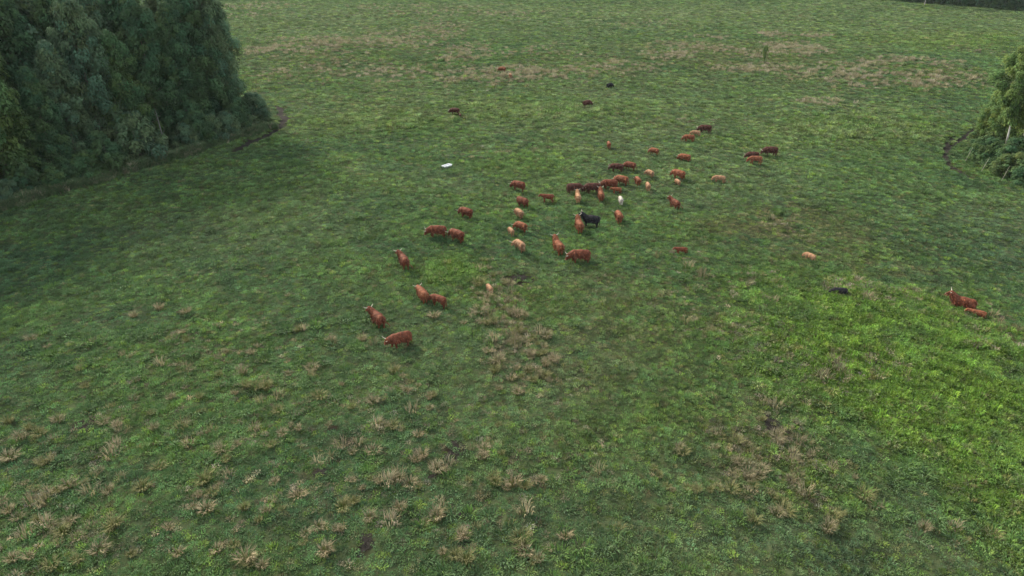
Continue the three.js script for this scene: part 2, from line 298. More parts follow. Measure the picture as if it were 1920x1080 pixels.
// colour of a trunk, in rings: grey-brown bark, or birch bark with dark scars
const barkOf = (birch, seed) => (k, j) => { const q = hash2(k, j, seed); return birch ? (q < 0.28 ? [0.10, 0.09, 0.08] : [0.34 + 0.1 * q, 0.33 + 0.1 * q, 0.29 + 0.1 * q]) : [0.085 + 0.05 * q, 0.07 + 0.045 * q, 0.055 + 0.04 * q]; };
const PROFILES = {
  alder: t => Math.pow(Math.sin(Math.PI * clamp(0.16 + 0.84 * t)), 0.62) * (1 - 0.28 * t),
  willow: t => Math.pow(Math.sin(Math.PI * clamp(0.22 + 0.78 * t)), 0.5),
  birch: t => Math.pow(Math.sin(Math.PI * Math.pow(0.08 + 0.88 * t, 1.7)), 0.6),
  shrub: t => Math.sqrt(Math.max(0, 1 - Math.pow(t, 1.8))) * (0.86 + 0.14 * t),
};
function makeTree(seed, o) {
  const rng = rngOf(seed), { H, R, base, kind, lobes, leaves, leaf, droop = 0.3, wide = 0.42, color, birch = false, sway = 0.4, trunkR = 0.2 } = o;
  const wood = new Soup(), c0 = new Soup(), prof = PROFILES[kind];
  const lean = [(rng() - 0.5) * sway * 2, (rng() - 0.5) * sway * 2], spine = t => [lean[0] * t * t * H * 0.06 + Math.sin(t * 7 + seed) * 0.12, t * H, lean[1] * t * t * H * 0.06 + Math.cos(t * 5 + seed) * 0.12];
  const stems = kind === 'shrub' ? 5 : 1;
  for (let s = 0; s < stems; s++) {
    const a = s / stems * 6.283 + rng(), sp = stems > 1 ? R * 0.45 : 0, pts = [];
    for (let k = 0; k <= 14; k++) { const t = k / 14, p = spine(t * (stems > 1 ? 0.7 : 0.93)); pts.push([p[0] + Math.cos(a) * sp * t + (k ? 0 : 0), p[1] - (k ? 0 : 0.3), p[2] + Math.sin(a) * sp * t, Math.max(0.02, trunkR * (1 - 0.92 * t) * (k === 0 ? 1.35 : 1))]); }
    tubeSoup(wood, pts, 7, barkOf(birch, seed + s));
  }
  for (let k = 0; k < lobes; k++) {
    const t = Math.pow((k + rng()) / lobes, 0.92), a = k * 2.39996 + rng() * 0.9, rr = R * prof(t);
    const q = k % 4 === 0 ? 0.25 + 0.3 * rng() : 0.58 + 0.5 * rng(), y = lerp(base, H, t), s = spine(y / H);
    const dir = [Math.cos(a), Math.sin(a)], cx = s[0] + dir[0] * rr * q, cz = s[2] + dir[1] * rr * q, cy = y - droop * rr * q * 0.35;
    const lr = wide * R * (0.55 + 0.6 * rng()) * (0.55 + 0.45 * prof(t)) + 0.15;
    if (k % 2 === 0 && kind !== 'shrub') { const b = spine(Math.max(0.05, (cy - rr * 0.35) / H)); tubeSoup(wood, [[b[0], b[1], b[2], trunkR * 0.34 * (1 - t * 0.6)], [lerp(b[0], cx, 0.5), lerp(b[1], cy, 0.6), lerp(b[2], cz, 0.5), trunkR * 0.2 * (1 - t * 0.6)], [cx, cy, cz, 0.015]], 4, barkOf(false, seed + k)); }
    const tone = 0.74 + 0.52 * rng(), warm = (rng() - 0.5) * 0.34;
    const n = Math.round(leaves / lobes * (0.5 + lr * lr / (wide * wide * R * R)));
    for (let i = 0; i < n; i++) {
      // a point in the outer part of the lobe, more of them above than below, hanging down where the tree droops
      let ux = rng() * 2 - 1, uy = rng() * 2 - 1, uz = rng() * 2 - 1; const ul = Math.hypot(ux, uy, uz) || 1;
      const rad = lr * (0.45 + 0.62 * Math.sqrt(rng())); ux /= ul; uy /= ul; uz /= ul; if (uy < -0.3 && rng() < 0.5) uy = -uy;
      const x = cx + ux * rad, z = cz + uz * rad, yy = cy + uy * rad * 0.72 - droop * Math.pow(rng(), 2) * lr * 1.5; if (yy < 0.05) continue;
      // the leaf spray: a pointed diamond, lying along the surface of the lobe
      let nx = ux + (rng() - 0.5) * 1.3, ny = uy + 0.45 + (rng() - 0.5) * 1.2, nz = uz + (rng() - 0.5) * 1.3; const nl = Math.hypot(nx, ny, nz) || 1; nx /= nl; ny /= nl; nz /= nl;
      let tx = dir[0] + (rng() - 0.5) * 1.6, ty = -droop * 2.2 + (rng() - 0.5) * 0.9, tz = dir[1] + (rng() - 0.5) * 1.6; const td = tx * nx + ty * ny + tz * nz; tx -= td * nx; ty -= td * ny; tz -= td * nz; const tl = Math.hypot(tx, ty, tz) || 1; tx /= tl; ty /= tl; tz /= tl;
      const bx = ny * tz - nz * ty, by = nz * tx - nx * tz, bz = nx * ty - ny * tx;
      const L = leaf * (0.6 + 0.8 * rng()), B = L * 0.27, m = tone * (0.78 + 0.44 * rng()), col = [color[0] * m * (1 + warm + (rng() - 0.5) * 0.2), color[1] * m, color[2] * m * (1 - warm)];
      const p0 = c0.v(x - tx * L / 2, yy - ty * L / 2, z - tz * L / 2, col), p1 = c0.v(x + bx * B, yy + by * B, z + bz * B, col), p2 = c0.v(x + tx * L / 2, yy + ty * L / 2, z + tz * L / 2, col), p3 = c0.v(x - bx * B, yy - by * B, z - bz * B, col);
      c0.tri(p0, p1, p2); c0.tri(p0, p2, p3);
    }
  }
  return { trunk: wood.geo(), crown: c0.geo() };
}
const DARK = [0.046, 0.090, 0.040], GREY = [0.072, 0.118, 0.062], MIDG = [0.056, 0.104, 0.040], YELL = [0.072, 0.124, 0.042], BIRCH = [0.100, 0.158, 0.046], OLIVEG = [0.085, 0.125, 0.042];
const KINDS = {
  dark_alder: makeTree(1, { H: 21, R: 4.2, base: 1.2, kind: 'alder', lobes: 190, wide: 0.30, leaves: 30000, leaf: 0.36, color: DARK, trunkR: 0.26 }),
  grey_alder: makeTree(2, { H: 20, R: 4.0, base: 1.0, kind: 'alder', lobes: 200, wide: 0.29, leaves: 30000, leaf: 0.36, color: GREY, trunkR: 0.24 }),
  green_maple: makeTree(3, { H: 20.5, R: 4.6, base: 1.5, kind: 'willow', lobes: 190, leaves: 30000, leaf: 0.36, color: MIDG, wide: 0.28, trunkR: 0.27 }),
  yellow_ash: makeTree(4, { H: 21.5, R: 4.6, base: 2.0, kind: 'alder', lobes: 180, wide: 0.30, leaves: 30000, leaf: 0.36, color: YELL, trunkR: 0.26 }),
  weeping_willow: makeTree(5, { H: 22, R: 4.4, base: 2.0, kind: 'willow', lobes: 130, leaves: 30000, leaf: 0.36, droop: 0.5, color: GREY, wide: 0.3, trunkR: 0.28 }),
  dark_willow: makeTree(6, { H: 22, R: 4.6, base: 1.0, kind: 'willow', lobes: 130, leaves: 30000, leaf: 0.36, droop: 0.35, color: DARK, wide: 0.28, trunkR: 0.28 }),
  inner_dark: makeTree(31, { H: 21, R: 4.4, base: 2.0, kind: 'alder', lobes: 90, leaves: 9000, leaf: 0.6, color: DARK, trunkR: 0.26 }),
  inner_green: makeTree(32, { H: 21, R: 4.5, base: 2.0, kind: 'willow', lobes: 90, leaves: 9000, leaf: 0.6, droop: 0.5, color: MIDG, trunkR: 0.26 }),
  inner_grey: makeTree(33, { H: 21.5, R: 4.4, base: 2.0, kind: 'willow', lobes: 90, leaves: 9000, leaf: 0.6, droop: 0.6, color: GREY, trunkR: 0.26 }),
  birch: makeTree(7, { H: 16, R: 3.1, base: 6.0, kind: 'birch', lobes: 95, leaves: 14000, leaf: 0.27, droop: 0.5, color: BIRCH, birch: true, wide: 0.22, trunkR: 0.15, sway: 0.8 }),
  birch_tall: makeTree(8, { H: 17, R: 2.6, base: 6.4, kind: 'birch', lobes: 75, leaves: 10000, leaf: 0.27, droop: 0.5, color: BIRCH, birch: true, wide: 0.23, trunkR: 0.14, sway: 0.9 }),
  grey_bush: makeTree(9, { H: 4.6, R: 2.7, base: 0.3, kind: 'shrub', lobes: 60, leaves: 8000, leaf: 0.28, droop: 0.35, color: GREY, wide: 0.3, trunkR: 0.07 }),
  green_bush: makeTree(10, { H: 3.6, R: 2.2, base: 0.2, kind: 'shrub', lobes: 50, leaves: 6000, leaf: 0.26, droop: 0.2, color: MIDG, wide: 0.3, trunkR: 0.06 }),
  dark_bush: makeTree(11, { H: 5.2, R: 2.4, base: 0.3, kind: 'shrub', lobes: 60, leaves: 8000, leaf: 0.28, droop: 0.3, color: DARK, wide: 0.3, trunkR: 0.07 }),
  olive_bush: makeTree(12, { H: 3.4, R: 1.9, base: 0.25, kind: 'shrub', lobes: 42, leaves: 3600, leaf: 0.26, droop: 0.2, color: OLIVEG, wide: 0.3, trunkR: 0.05 }),
  young_birch: makeTree(13, { H: 6.5, R: 1.5, base: 0.8, kind: 'birch', lobes: 48, leaves: 4600, leaf: 0.22, droop: 0.35, color: BIRCH, birch: true, wide: 0.36, trunkR: 0.06, sway: 0.9 }),
};
function tree(name, kind, x, z, scale, turn, label, category, group, tall = 1) {
  const o = thing(name, label, category, group), k = KINDS[kind];
  o.position.set(x, heightAt(x, z) - 0.02, z); o.rotation.y = turn; o.scale.set(scale, scale * tall, scale);
  part(category === 'bush' ? 'stems' : 'trunk', k.trunk, barkMat, o); part('crown', k.crown, crownMat, o);
  return o;
}
// the tall wood: e metres along its edge from where it leaves the frame, b metres behind the edge
const WL = Math.hypot(WOOD_B[0] - WOOD_A[0], WOOD_B[1] - WOOD_A[1]), WE = [(WOOD_B[0] - WOOD_A[0]) / WL, (WOOD_B[1] - WOOD_A[1]) / WL], WN = [WE[1], -WE[0]];
const wood = (e, b) => [WOOD_A[0] + WE[0] * e + WN[0] * b, WOOD_A[1] + WE[1] * e + WN[1] * b];
const FRONT = [
  [-1.0, 4.0, 'dark_alder', 0.86, 'dark green tree at the frame edge, nearest end of the wood'],
  [4.4, 5.4, 'yellow_ash', 0.98, 'tall yellow-green tree towering over the near end of the wood'],
  [9.2, 3.6, 'dark_alder', 0.66, 'shorter dark green tree just right of the yellow-green tree'],
  [12.6, 4.6, 'grey_alder', 0.82, 'rounded blue-grey tree with its top in view, right of the shorter dark tree'],
  [17.2, 5.8, 'weeping_willow', 0.95, 'tall tree with pale hanging sprays, middle of the wood front'],
  [21.0, 4.4, 'green_maple', 0.80, 'mid-green tree left of the pale bare trunk'],
  [25.6, 5.2, 'dark_willow', 0.90, 'dark drooping tree right of the pale bare trunk'],
  [29.6, 4.2, 'dark_alder', 0.92, 'dark slender tree before the far end of the wood'],
  [33.2, 5.2, 'dark_willow', 0.98, 'large dark tree second from the far end of the wood'],
  [37.6, 6.2, 'weeping_willow', 1.02, 'tall loose-edged tree closing the far end of the wood'],
];
FRONT.forEach(([e, b, kind, s, label], i) => { const p = wood(e, b); tree('forest_tree', kind, p[0], p[1], s * 0.85, i * 1.7 + 0.4, label, 'tree', 'trees along the front of the wood', 1.17); });
{
  const rng = rngOf(501), kinds = ['inner_dark', 'inner_green', 'inner_grey']; let second = 0;
  for (let row = 0; row < 4; row++) for (let e = -26 + row * 2.2; e < 38 - row * 2.5; e += 5.2) {
    if (row === 0 && e > -3) continue;
    const p = wood(e + (rng() - 0.5) * 1.6, 5 + row * 6 + (rng() - 0.5) * 1.6);
    const shown = row === 1 && e > -8, kind = shown ? ['dark_alder', 'dark_willow', 'grey_alder', 'green_maple'][Math.floor(rng() * 4)] : kinds[Math.floor(rng() * 3)], s = 0.98 + 0.14 * rng();
    tree('forest_tree', kind, p[0], p[1], shown ? s * 0.86 : s, rng() * 6.28, shown ? `tall dark tree in the second row of the wood, ${'first second third fourth fifth sixth seventh eighth ninth tenth'.split(' ')[second++]} from the frame edge` : 'tall dark tree deep inside the wood, behind its front rows', 'tree', shown ? 'second row of the wood' : 'trees deep inside the wood', shown ? 1.2 : 1);
  }
  const ORD = 'first second third fourth fifth sixth seventh eighth ninth tenth eleventh twelfth thirteenth fourteenth fifteenth'.split(' ');
  const skirt = [[-2, 1.2, 'dark_bush', 0.95], [1.5, 0.9, 'grey_bush', 0.85], [4.2, 1.2, 'dark_bush', 0.9], [7, 0.8, 'green_bush', 1.0], [9.2, 1.3, 'dark_bush', 0.85], [11.6, 0.9, 'green_bush', 1.05], [14, 1.2, 'dark_bush', 1.0], [16.2, 1.4, 'dark_bush', 0.9], [19.6, 2.0, 'grey_bush', 1.5], [26.6, 1.2, 'grey_bush', 0.85], [28.8, 1.0, 'dark_bush', 0.95], [31.2, 1.2, 'grey_bush', 0.95], [33.8, 1.0, 'grey_bush', 1.05], [36, 1.4, 'dark_bush', 0.9]];
  skirt.forEach(([e, b, kind, s], i) => { const p = wood(e, b); tree('bush', kind, p[0], p[1], s * (0.62 + 0.4 * rng()), i * 2.1, `${({ dark_bush: 'dark green', grey_bush: 'grey-green', green_bush: 'mid-green' })[kind]} bush at the wood foot, ${ORD[i]} along from the frame edge`, 'bush', 'bushes along the foot of the wood'); });
  const w = G(476, 240); tree('willow_bush', 'grey_bush', w[0], w[1] - 1.2, 1.05, 0.7, 'round pale grey-green willow bush at the far end of the wood', 'bush');
  const w2 = G(432, 250); tree('willow_bush', 'dark_bush', w2[0], w2[1] - 1.5, 1.25, 2.7, 'dark bush beside the round pale willow bush', 'bush');
}
{ // the pale bare trunk standing in the gap of the wood's edge, and fallen branches before it
  const s = new Soup(), t = thing('bare_trunk', 'pale bare tree trunk standing in a gap of the wood edge', 'trunk'), p = wood(22.9, 0.9);
  tubeSoup(s, [[0, -0.3, 0, 0.13], [0.05, 1.5, 0, 0.11], [-0.05, 3.2, 0.05, 0.09], [-0.15, 5.2, 0, 0.07], [-0.2, 6.6, 0.05, 0.03]], 7, (k, j) => { const q = hash2(k, j, 5); return [0.085 + 0.03 * q, 0.085 + 0.03 * q, 0.075 + 0.03 * q]; });
  t.position.set(p[0], heightAt(p[0], p[1]), p[1]); part('stem', s.geo(), barkMat, t);
  const b1 = new Soup(); tubeSoup(b1, [[-0.05, 3.0, 0.05, 0.05], [0.5, 3.9, 0.2, 0.03], [0.9, 4.8, 0.3, 0.012]], 5, [0.08, 0.08, 0.07]); part('branch', b1.geo(), barkMat, t);
  const b2 = new Soup(); tubeSoup(b2, [[0.03, 2.2, 0, 0.04], [-0.6, 2.9, 0.3, 0.025], [-0.9, 3.5, 0.3, 0.01]], 5, [0.08, 0.08, 0.07]); part('branch', b2.geo(), barkMat, t);
  [[25.4, 0.0, 0.3, 2.6], [22.6, 0.1, 2.6, 3.0], [20.8, -0.2, 3.4, 2.4]].forEach(([e, b, turn, L], i) => {
    const q = wood(e, b), f = new Soup(), o = thing('fallen_branch', ['fallen pale branch just right of the bare trunk', 'fallen branch just left of the bare trunk', 'fallen branch farther left along the wood foot'][i], 'branch', 'fallen branches by the bare trunk');
    tubeSoup(f, [[-L / 2, 0.08, 0, 0.06], [0, 0.32, 0.1, 0.05], [L / 2, 0.62, -0.1, 0.02]], 5, [0.17, 0.155, 0.13]);
    const tw = new Soup(); tubeSoup(tw, [[0.1, 0.33, 0.1, 0.03], [0.5, 0.75, 0.5, 0.02], [0.7, 0.95, 0.9, 0.008]], 4, [0.17, 0.155, 0.13]);
    o.position.set(q[0], heightAt(q[0], q[1]), q[1]); o.rotation.y = turn; part('limb', f.geo(), barkMat, o); part('twig', tw.geo(), barkMat, o);
  });
}
{ // weeds and tall grass along the foot of the wood and under it
  const rng = rngOf(611), weeds = [];
  for (let i = 0; i < 9000; i++) {
    const e = -6 + 52 * rng(), b = -2.4 + noise(e * 0.5, 3, 19) * 1.6 + 3.4 * Math.pow(rng(), 1.2) + (i % 4 === 0 ? rng() * 26 : 0), p = wood(e, b); if (e > WL + 1.5 - b * 0.2) continue;
    const s = (0.5 + 0.9 * rng() * (0.4 + noise(e * 0.8, b * 0.8, 23))) * smooth(-2.6, -0.6, b) + 0.25, c = rng() < 0.12 ? [0.30, 0.28, 0.19] : mix3([0.075, 0.14, 0.055], [0.17, 0.19, 0.11], rng() * rng()), k = 0.6 + 0.9 * rng();
    weeds.push([p[0], heightAt(p[0], p[1]) - 0.03, p[1], s * 1.2, s * 1.3, rng() * 6.28, c.map(q => q * k)]);
  }
  scatter('tall_weeds', [0, 1].map(k => clump(180 + k, 60, 0.30, 0.62, 0.035, 0.7, 2)), weeds, grassMat, 'dark tall weeds fringing the foot of the wood');
}
// the birches at the other side of the field
const BIRCHES = [
  [1874, 306, 'birch', 1.0, 0.6, 'tall birch standing leftmost of the birch clump'], [1902, 304, 'birch_tall', 0.98, 2.2, 'birch with the white crooked trunk, second in the birch clump'],
  [1926, 318, 'birch', 0.98, 4.1, 'birch at the frame edge beside the white crooked trunk'], [1958, 320, 'birch', 1.04, 1.1, 'birch half outside the frame behind the clump'], [1930, 288, 'birch_tall', 1.0, 5.2, 'slim birch behind the birch clump'], [1985, 300, 'birch', 1.05, 3.3, 'birch beyond the frame edge behind the clump'],
];
BIRCHES.forEach(([u, v, kind, s, turn, label]) => { const p = G(u, v); tree('birch_tree', kind, p[0], p[1], s, turn, label, 'tree', 'birches at the side of the field', 0.97); });
[[1842, 272, 'young_birch', 0.9, 'young birch sapling leaning out beside the winding track'], [1866, 284, 'young_birch', 1.15, 'young birch in front of the tall birches'], [1900, 296, 'young_birch', 1.2, 'young birch tucked under the white crooked trunk'], [1858, 262, 'young_birch', 1.05, 'young birch just behind the leaning sapling']].forEach(([u, v, kind, s, label], i) => { const p = G(u, v); tree('birch_sapling', kind, p[0], p[1], s, i * 2.3, label, 'tree', 'young birches at the clump'); });
[[1826, 284, 'green_bush', 0.55, 'small bright bush at the outermost tip of the birch clump'], [1836, 268, 'olive_bush', 0.8, 'olive bush beside the leaning birch sapling'], [1838, 298, 'green_bush', 0.9, 'bright green bush nearest the winding track'], [1856, 308, 'green_bush', 0.95, 'green bush in front of the young birches'], [1880, 320, 'green_bush', 0.95, 'round bush under the leftmost tall birch'], [1876, 330, 'olive_bush', 0.8, 'olive thin bush at the front of the birch clump'],
  [1902, 334, 'olive_bush', 0.9, 'olive bush low at the front edge of the clump'], [1920, 330, 'dark_bush', 0.66, 'dark bush at the frame edge under the birches'], [1916, 350, 'green_bush', 0.75, 'leafy green bush nearest the camera at the clump'], [1946, 344, 'green_bush', 0.9, 'green bush just outside the frame edge'], [1900, 312, 'green_bush', 1.1, 'green bush deep inside the birch clump'], [1852, 285, 'olive_bush', 0.9, 'olive bush behind the bright green bush']].forEach(([u, v, kind, s, label], i) => { const p = G(u, v); tree('shrub', kind, p[0], p[1], s, i * 1.9, label, 'bush', 'bushes under the birches'); });
[[1810, 300, 0.5, 'thin pale dead stem leaning left of the birch clump'], [1837, 326, 0.55, 'thin pale dead stem leaning before the green bushes'], [1876, 341, 0.45, 'thin pale dead stem leaning nearest the camera at the clump']].forEach(([u, v, lean, label], i) => {
  const p = G(u, v), o = thing('dead_stem', label, 'dead stem', 'leaning dead stems by the birches'), s = new Soup(), t = new Soup();
  tubeSoup(s, [[0, -0.2, 0, 0.03], [lean * 0.5, 1.0, 0.05, 0.025], [lean * 0.9, 1.7, 0, 0.018], [lean * 1.1, 2.1, 0, 0.008]], 5, [0.27, 0.26, 0.2]);
  tubeSoup(t, [[lean * 0.5, 1.0, 0.04, 0.014], [lean * 0.5 - 0.15, 1.3, 0.15, 0.01], [lean * 0.5 - 0.2, 1.6, 0.2, 0.005]], 4, [0.27, 0.26, 0.2]);
  o.position.set(p[0], heightAt(p[0], p[1]), p[1]); part('stem', s.geo(), barkMat, o); part('twig', t.geo(), barkMat, o);
});
{ // the forest edge far off at the end of the field
  const a = G(1648, 1), b = G(1925, 21), rng = rngOf(707), kinds = ['inner_dark', 'inner_dark', 'inner_green', 'inner_grey'];
  const at = (t, q) => [lerp(a[0], b[0], t) + q * 0.35, lerp(a[1], b[1], t) - q];
  for (let row = 0; row < 3; row++) for (let k = 0; k < 12; k++) { const t = (k + 0.5 * (row % 2)) / 9 - 0.04, p = at(t, 3.5 + row * 6); tree('far_tree', kinds[Math.floor(rng() * 4)], p[0] + (rng() - 0.5) * 2, p[1] + (rng() - 0.5) * 2, 0.85 + 0.2 * rng(), rng() * 6.28, 'dark tree of the far forest edge at the top corner', 'tree', 'trees of the far forest edge'); }
  for (let k = 0; k < 26; k++) { const p = at(k / 22 - 0.02, 0.6 + rng()); tree('far_bush', k % 2 ? 'dark_bush' : 'green_bush', p[0], p[1], 0.8 + 0.5 * rng(), rng() * 6.28, 'dark bush at the foot of the far forest edge', 'bush', 'bushes of the far forest edge'); }
  const p = G(1733, 11); tree('pale_birch', 'birch_tall', p[0], p[1], 0.95, 1, 'birch with a white trunk before the far forest edge', 'tree');
}
{ const p = G(1432, 116), o = tree('sapling', 'young_birch', p[0], p[1], 0.55, 0.5, 'lone thin sapling standing in the far dry grass', 'tree'); o.scale.set(0.32, 0.62, 0.32); }
// ---------------------------------------------------------------- cattle
// surface nets over a field of smoothly joined tapered capsules
function capsule(px, py, pz, a, b) {
  const bx = b[0] - a[0], by = b[1] - a[1], bz = b[2] - a[2], qx = px - a[0], qy = py - a[1], qz = pz - a[2];
  const t = clamp((qx * bx + qy * by + qz * bz) / (bx * bx + by * by + bz * bz + 1e-9));
  return Math.hypot(qx - bx * t, qy - by * t, qz - bz * t) - lerp(a[3], b[3], t);
}
function bodyMesh(bones, cell, lo, hi, colorOf) {
  const sdf = (x, y, z) => { let d = 1e3; for (const [a, b, k, flat] of bones) { const e = capsule(x, y, flat ? z / flat : z, a, b); if (e - d > k) continue; const h = clamp(0.5 + 0.5 * (d - e) / k); d = lerp(d, e, h) - k * h * (1 - h); } return d; };
  const n = [0, 1, 2].map(i => Math.ceil((hi[i] - lo[i]) / cell) + 1), at = (i, j, k) => (k * n[1] + j) * n[0] + i, F = new Float32Array(n[0] * n[1] * n[2]);
  for (let k = 0; k < n[2]; k++) for (let j = 0; j < n[1]; j++) for (let i = 0; i < n[0]; i++) F[at(i, j, k)] = sdf(lo[0] + i * cell, lo[1] + j * cell, lo[2] + k * cell);
  const id = new Int32Array(F.length).fill(-1), s = new Soup(), N = [];
  for (let k = 0; k < n[2] - 1; k++) for (let j = 0; j < n[1] - 1; j++) for (let i = 0; i < n[0] - 1; i++) {
    let cx = 0, cy = 0, cz = 0, m = 0;
    const edge = (a, b) => { const fa = F[at(i + a[0], j + a[1], k + a[2])], fb = F[at(i + b[0], j + b[1], k + b[2])]; if (fa < 0 === fb < 0) return; const t = fa / (fa - fb); cx += lerp(a[0], b[0], t); cy += lerp(a[1], b[1], t); cz += lerp(a[2], b[2], t); m++; };
    for (let p = 0; p < 2; p++) for (let q = 0; q < 2; q++) { edge([0, p, q], [1, p, q]); edge([p, 0, q], [p, 1, q]); edge([p, q, 0], [p, q, 1]); }
    if (!m) continue;
    const x = lo[0] + (i + cx / m) * cell, y = lo[1] + (j + cy / m) * cell, z = lo[2] + (k + cz / m) * cell, e = 0.012;
    const gx = sdf(x + e, y, z) - sdf(x - e, y, z), gy = sdf(x, y + e, z) - sdf(x, y - e, z), gz = sdf(x, y, z + e) - sdf(x, y, z - e), l = Math.hypot(gx, gy, gz) || 1;
    N.push(gx / l, gy / l, gz / l); id[at(i, j, k)] = s.v(x, y, z, colorOf(x, y, z));
  }
  const quad = (a, b, c, d, flip) => { if (a < 0 || b < 0 || c < 0 || d < 0) return; if (flip) { s.tri(a, c, b); s.tri(a, d, c); } else { s.tri(a, b, c); s.tri(a, c, d); } };
  for (let k = 1; k < n[2] - 1; k++) for (let j = 1; j < n[1] - 1; j++) for (let i = 1; i < n[0] - 1; i++) {
    const f = F[at(i, j, k)] < 0;
    if (f !== F[at(i + 1, j, k)] < 0) quad(id[at(i, j - 1, k - 1)], id[at(i, j, k - 1)], id[at(i, j, k)], id[at(i, j - 1, k)], !f);
    if (f !== F[at(i, j + 1, k)] < 0) quad(id[at(i - 1, j, k - 1)], id[at(i - 1, j, k)], id[at(i, j, k)], id[at(i, j, k - 1)], !f);
    if (f !== F[at(i, j, k + 1)] < 0) quad(id[at(i - 1, j - 1, k)], id[at(i, j - 1, k)], id[at(i, j, k)], id[at(i - 1, j, k)], !f);
  }
  const g = s.geo(false); g.setAttribute('normal', new THREE.Float32BufferAttribute(N, 3)); return g;
}
// poses: the head's way from the withers, the swing of the legs; x is forward, y up
function makeAnimal(seed, pose, young) {
  const rng = rngOf(seed), L = 1, fat = young ? 0.84 : 1, side = pose.side || 0;
  const W = [0.62, 1.02, 0], poll = pose.poll, nose = pose.nose;
  const bones = [
    [[0.42, 0.88, 0, 0.36 * fat], [-0.10, 0.86, 0, 0.385 * fat], 0.12, 0.94], [[-0.10, 0.87, 0, 0.385 * fat], [-0.60, 0.92, 0, 0.33 * fat], 0.14, 0.94],
    [[0.48, 1.02, 0, 0.20 * fat], [0.05, 1.02, 0, 0.16 * fat], 0.14], [[-0.1, 1.04, 0, 0.14 * fat], [-0.72, 1.02, 0, 0.17 * fat], 0.12],
    [[0.62, 0.92, 0, 0.29 * fat], [lerp(W[0], poll[0], 0.55), lerp(0.95, poll[1], 0.55), side * 0.4 * 0.55, 0.23 * fat], 0.14], [[lerp(W[0], poll[0], 0.5), lerp(0.95, poll[1], 0.5), side * 0.4 * 0.5, 0.23 * fat], [poll[0], poll[1], side * 0.4, 0.165], 0.12],
    [[poll[0], poll[1], side * 0.4, 0.15], [lerp(poll[0], nose[0], 0.55), lerp(poll[1], nose[1], 0.55), side * 0.5, 0.12], 0.07], [[lerp(poll[0], nose[0], 0.5), lerp(poll[1], nose[1], 0.5), side * 0.5, 0.12], [nose[0], nose[1], side * 0.58, 0.095], 0.06],
  ];
  for (const sgn of [-1, 1]) {
    const f = pose.front * sgn, h = pose.hind * sgn;
    bones.push([[0.48, 0.72, 0.19 * sgn, 0.17 * fat], [0.50 + f * 0.5, 0.40, 0.19 * sgn, 0.095], 0.1], [[0.50 + f * 0.5, 0.40, 0.19 * sgn, 0.085], [0.50 + f, 0.06, 0.19 * sgn, 0.07], 0.05], [[0.50 + f, 0.06, 0.19 * sgn, 0.07], [0.53 + f, 0.02, 0.19 * sgn, 0.065], 0.04]);
    bones.push([[-0.62, 0.84, 0.17 * sgn, 0.23 * fat], [-0.50 + h * 0.3, 0.56, 0.20 * sgn, 0.15 * fat], 0.1], [[-0.50 + h * 0.3, 0.56, 0.20 * sgn, 0.13 * fat], [-0.72 + h * 0.8, 0.38, 0.19 * sgn, 0.085], 0.07], [[-0.72 + h * 0.8, 0.38, 0.19 * sgn, 0.08], [-0.68 + h, 0.06, 0.19 * sgn, 0.068], 0.05], [[-0.68 + h, 0.06, 0.19 * sgn, 0.07], [-0.65 + h, 0.02, 0.19 * sgn, 0.065], 0.04]);
    bones.push([[poll[0] - 0.02, poll[1] - 0.02, side * 0.4 + 0.13 * sgn, 0.045], [poll[0] - 0.06, poll[1] - 0.06, side * 0.4 + 0.29 * sgn, 0.03], 0.05]);
  }
  // thick and thin hair over the hide: flecks of lighter and darker colour
  const hide = (x, y, z) => { const q = 0.5 + 1.0 * noise(x * 9 + z * 4, y * 3.2, seed + 3), w = noise(x * 2.2, y * 2 + z * 2, seed + 9); return [q * (0.9 + 0.25 * w), q * (0.86 + 0.4 * w), q * (0.8 + 0.55 * w)]; };
  const body = bodyMesh(bones, 0.042, [-1.15, -0.1, -0.62], [1.85, 1.8, 0.62], hide);
  // shaggy locks hanging from the hide
  const P = body.attributes.position, Nn = body.attributes.normal, s = new Soup(), locks = young ? 520 : 1100;
  for (let k = 0; k < locks; k++) {
    const i = Math.floor(rng() * P.count), x = P.getX(i), y = P.getY(i), z = P.getZ(i); if (y < 0.26) continue;
    const nx = Nn.getX(i), ny = Nn.getY(i), nz = Nn.getZ(i), len = (young ? 0.09 : 0.17) * (0.5 + rng()) * (y < 0.5 ? 0.4 : y < 0.8 ? 1.05 : 0.9);
    let dx = nx * 0.5 - 0.35 + (rng() - 0.5) * 0.5, dy = ny * 0.35 - 0.75, dz = nz * 0.5 + (rng() - 0.5) * 0.5; const dl = Math.hypot(dx, dy, dz); dx /= dl; dy /= dl; dz /= dl;
    let bx = ny * dz - nz * dy, by = nz * dx - nx * dz, bz = nx * dy - ny * dx; const bl = Math.hypot(bx, by, bz) || 1, w = 0.028 + 0.02 * rng(); bx *= w / bl; by *= w / bl; bz *= w / bl;
    const q = (0.45 + 0.9 * rng()) * (rng() < 0.22 ? 1.9 : 1), w2 = rng() * rng(), c = [q * (1 + 0.15 * w2), q * (0.9 + 0.9 * w2), q * (0.85 + 1.3 * w2)], o = 0.004;
    const a = s.v(x + nx * o - bx, y + ny * o - by, z + nz * o - bz, c), b = s.v(x + nx * o + bx, y + ny * o + by, z + nz * o + bz, c), m1 = s.v(x + nx * 0.03 + dx * len * 0.6 + bx * 0.8, y + ny * 0.03 + dy * len * 0.6 + by * 0.8, z + nz * 0.03 + dz * len * 0.6 + bz * 0.8, c), t = s.v(x + nx * 0.03 + dx * len, Math.max(0.03, y + dy * len), z + nz * 0.03 + dz * len, c);
    s.tri(a, b, m1); s.tri(a, m1, t);
  }
  const coat = s.geo();
  // forelock over the eyes
  const fr = new Soup();
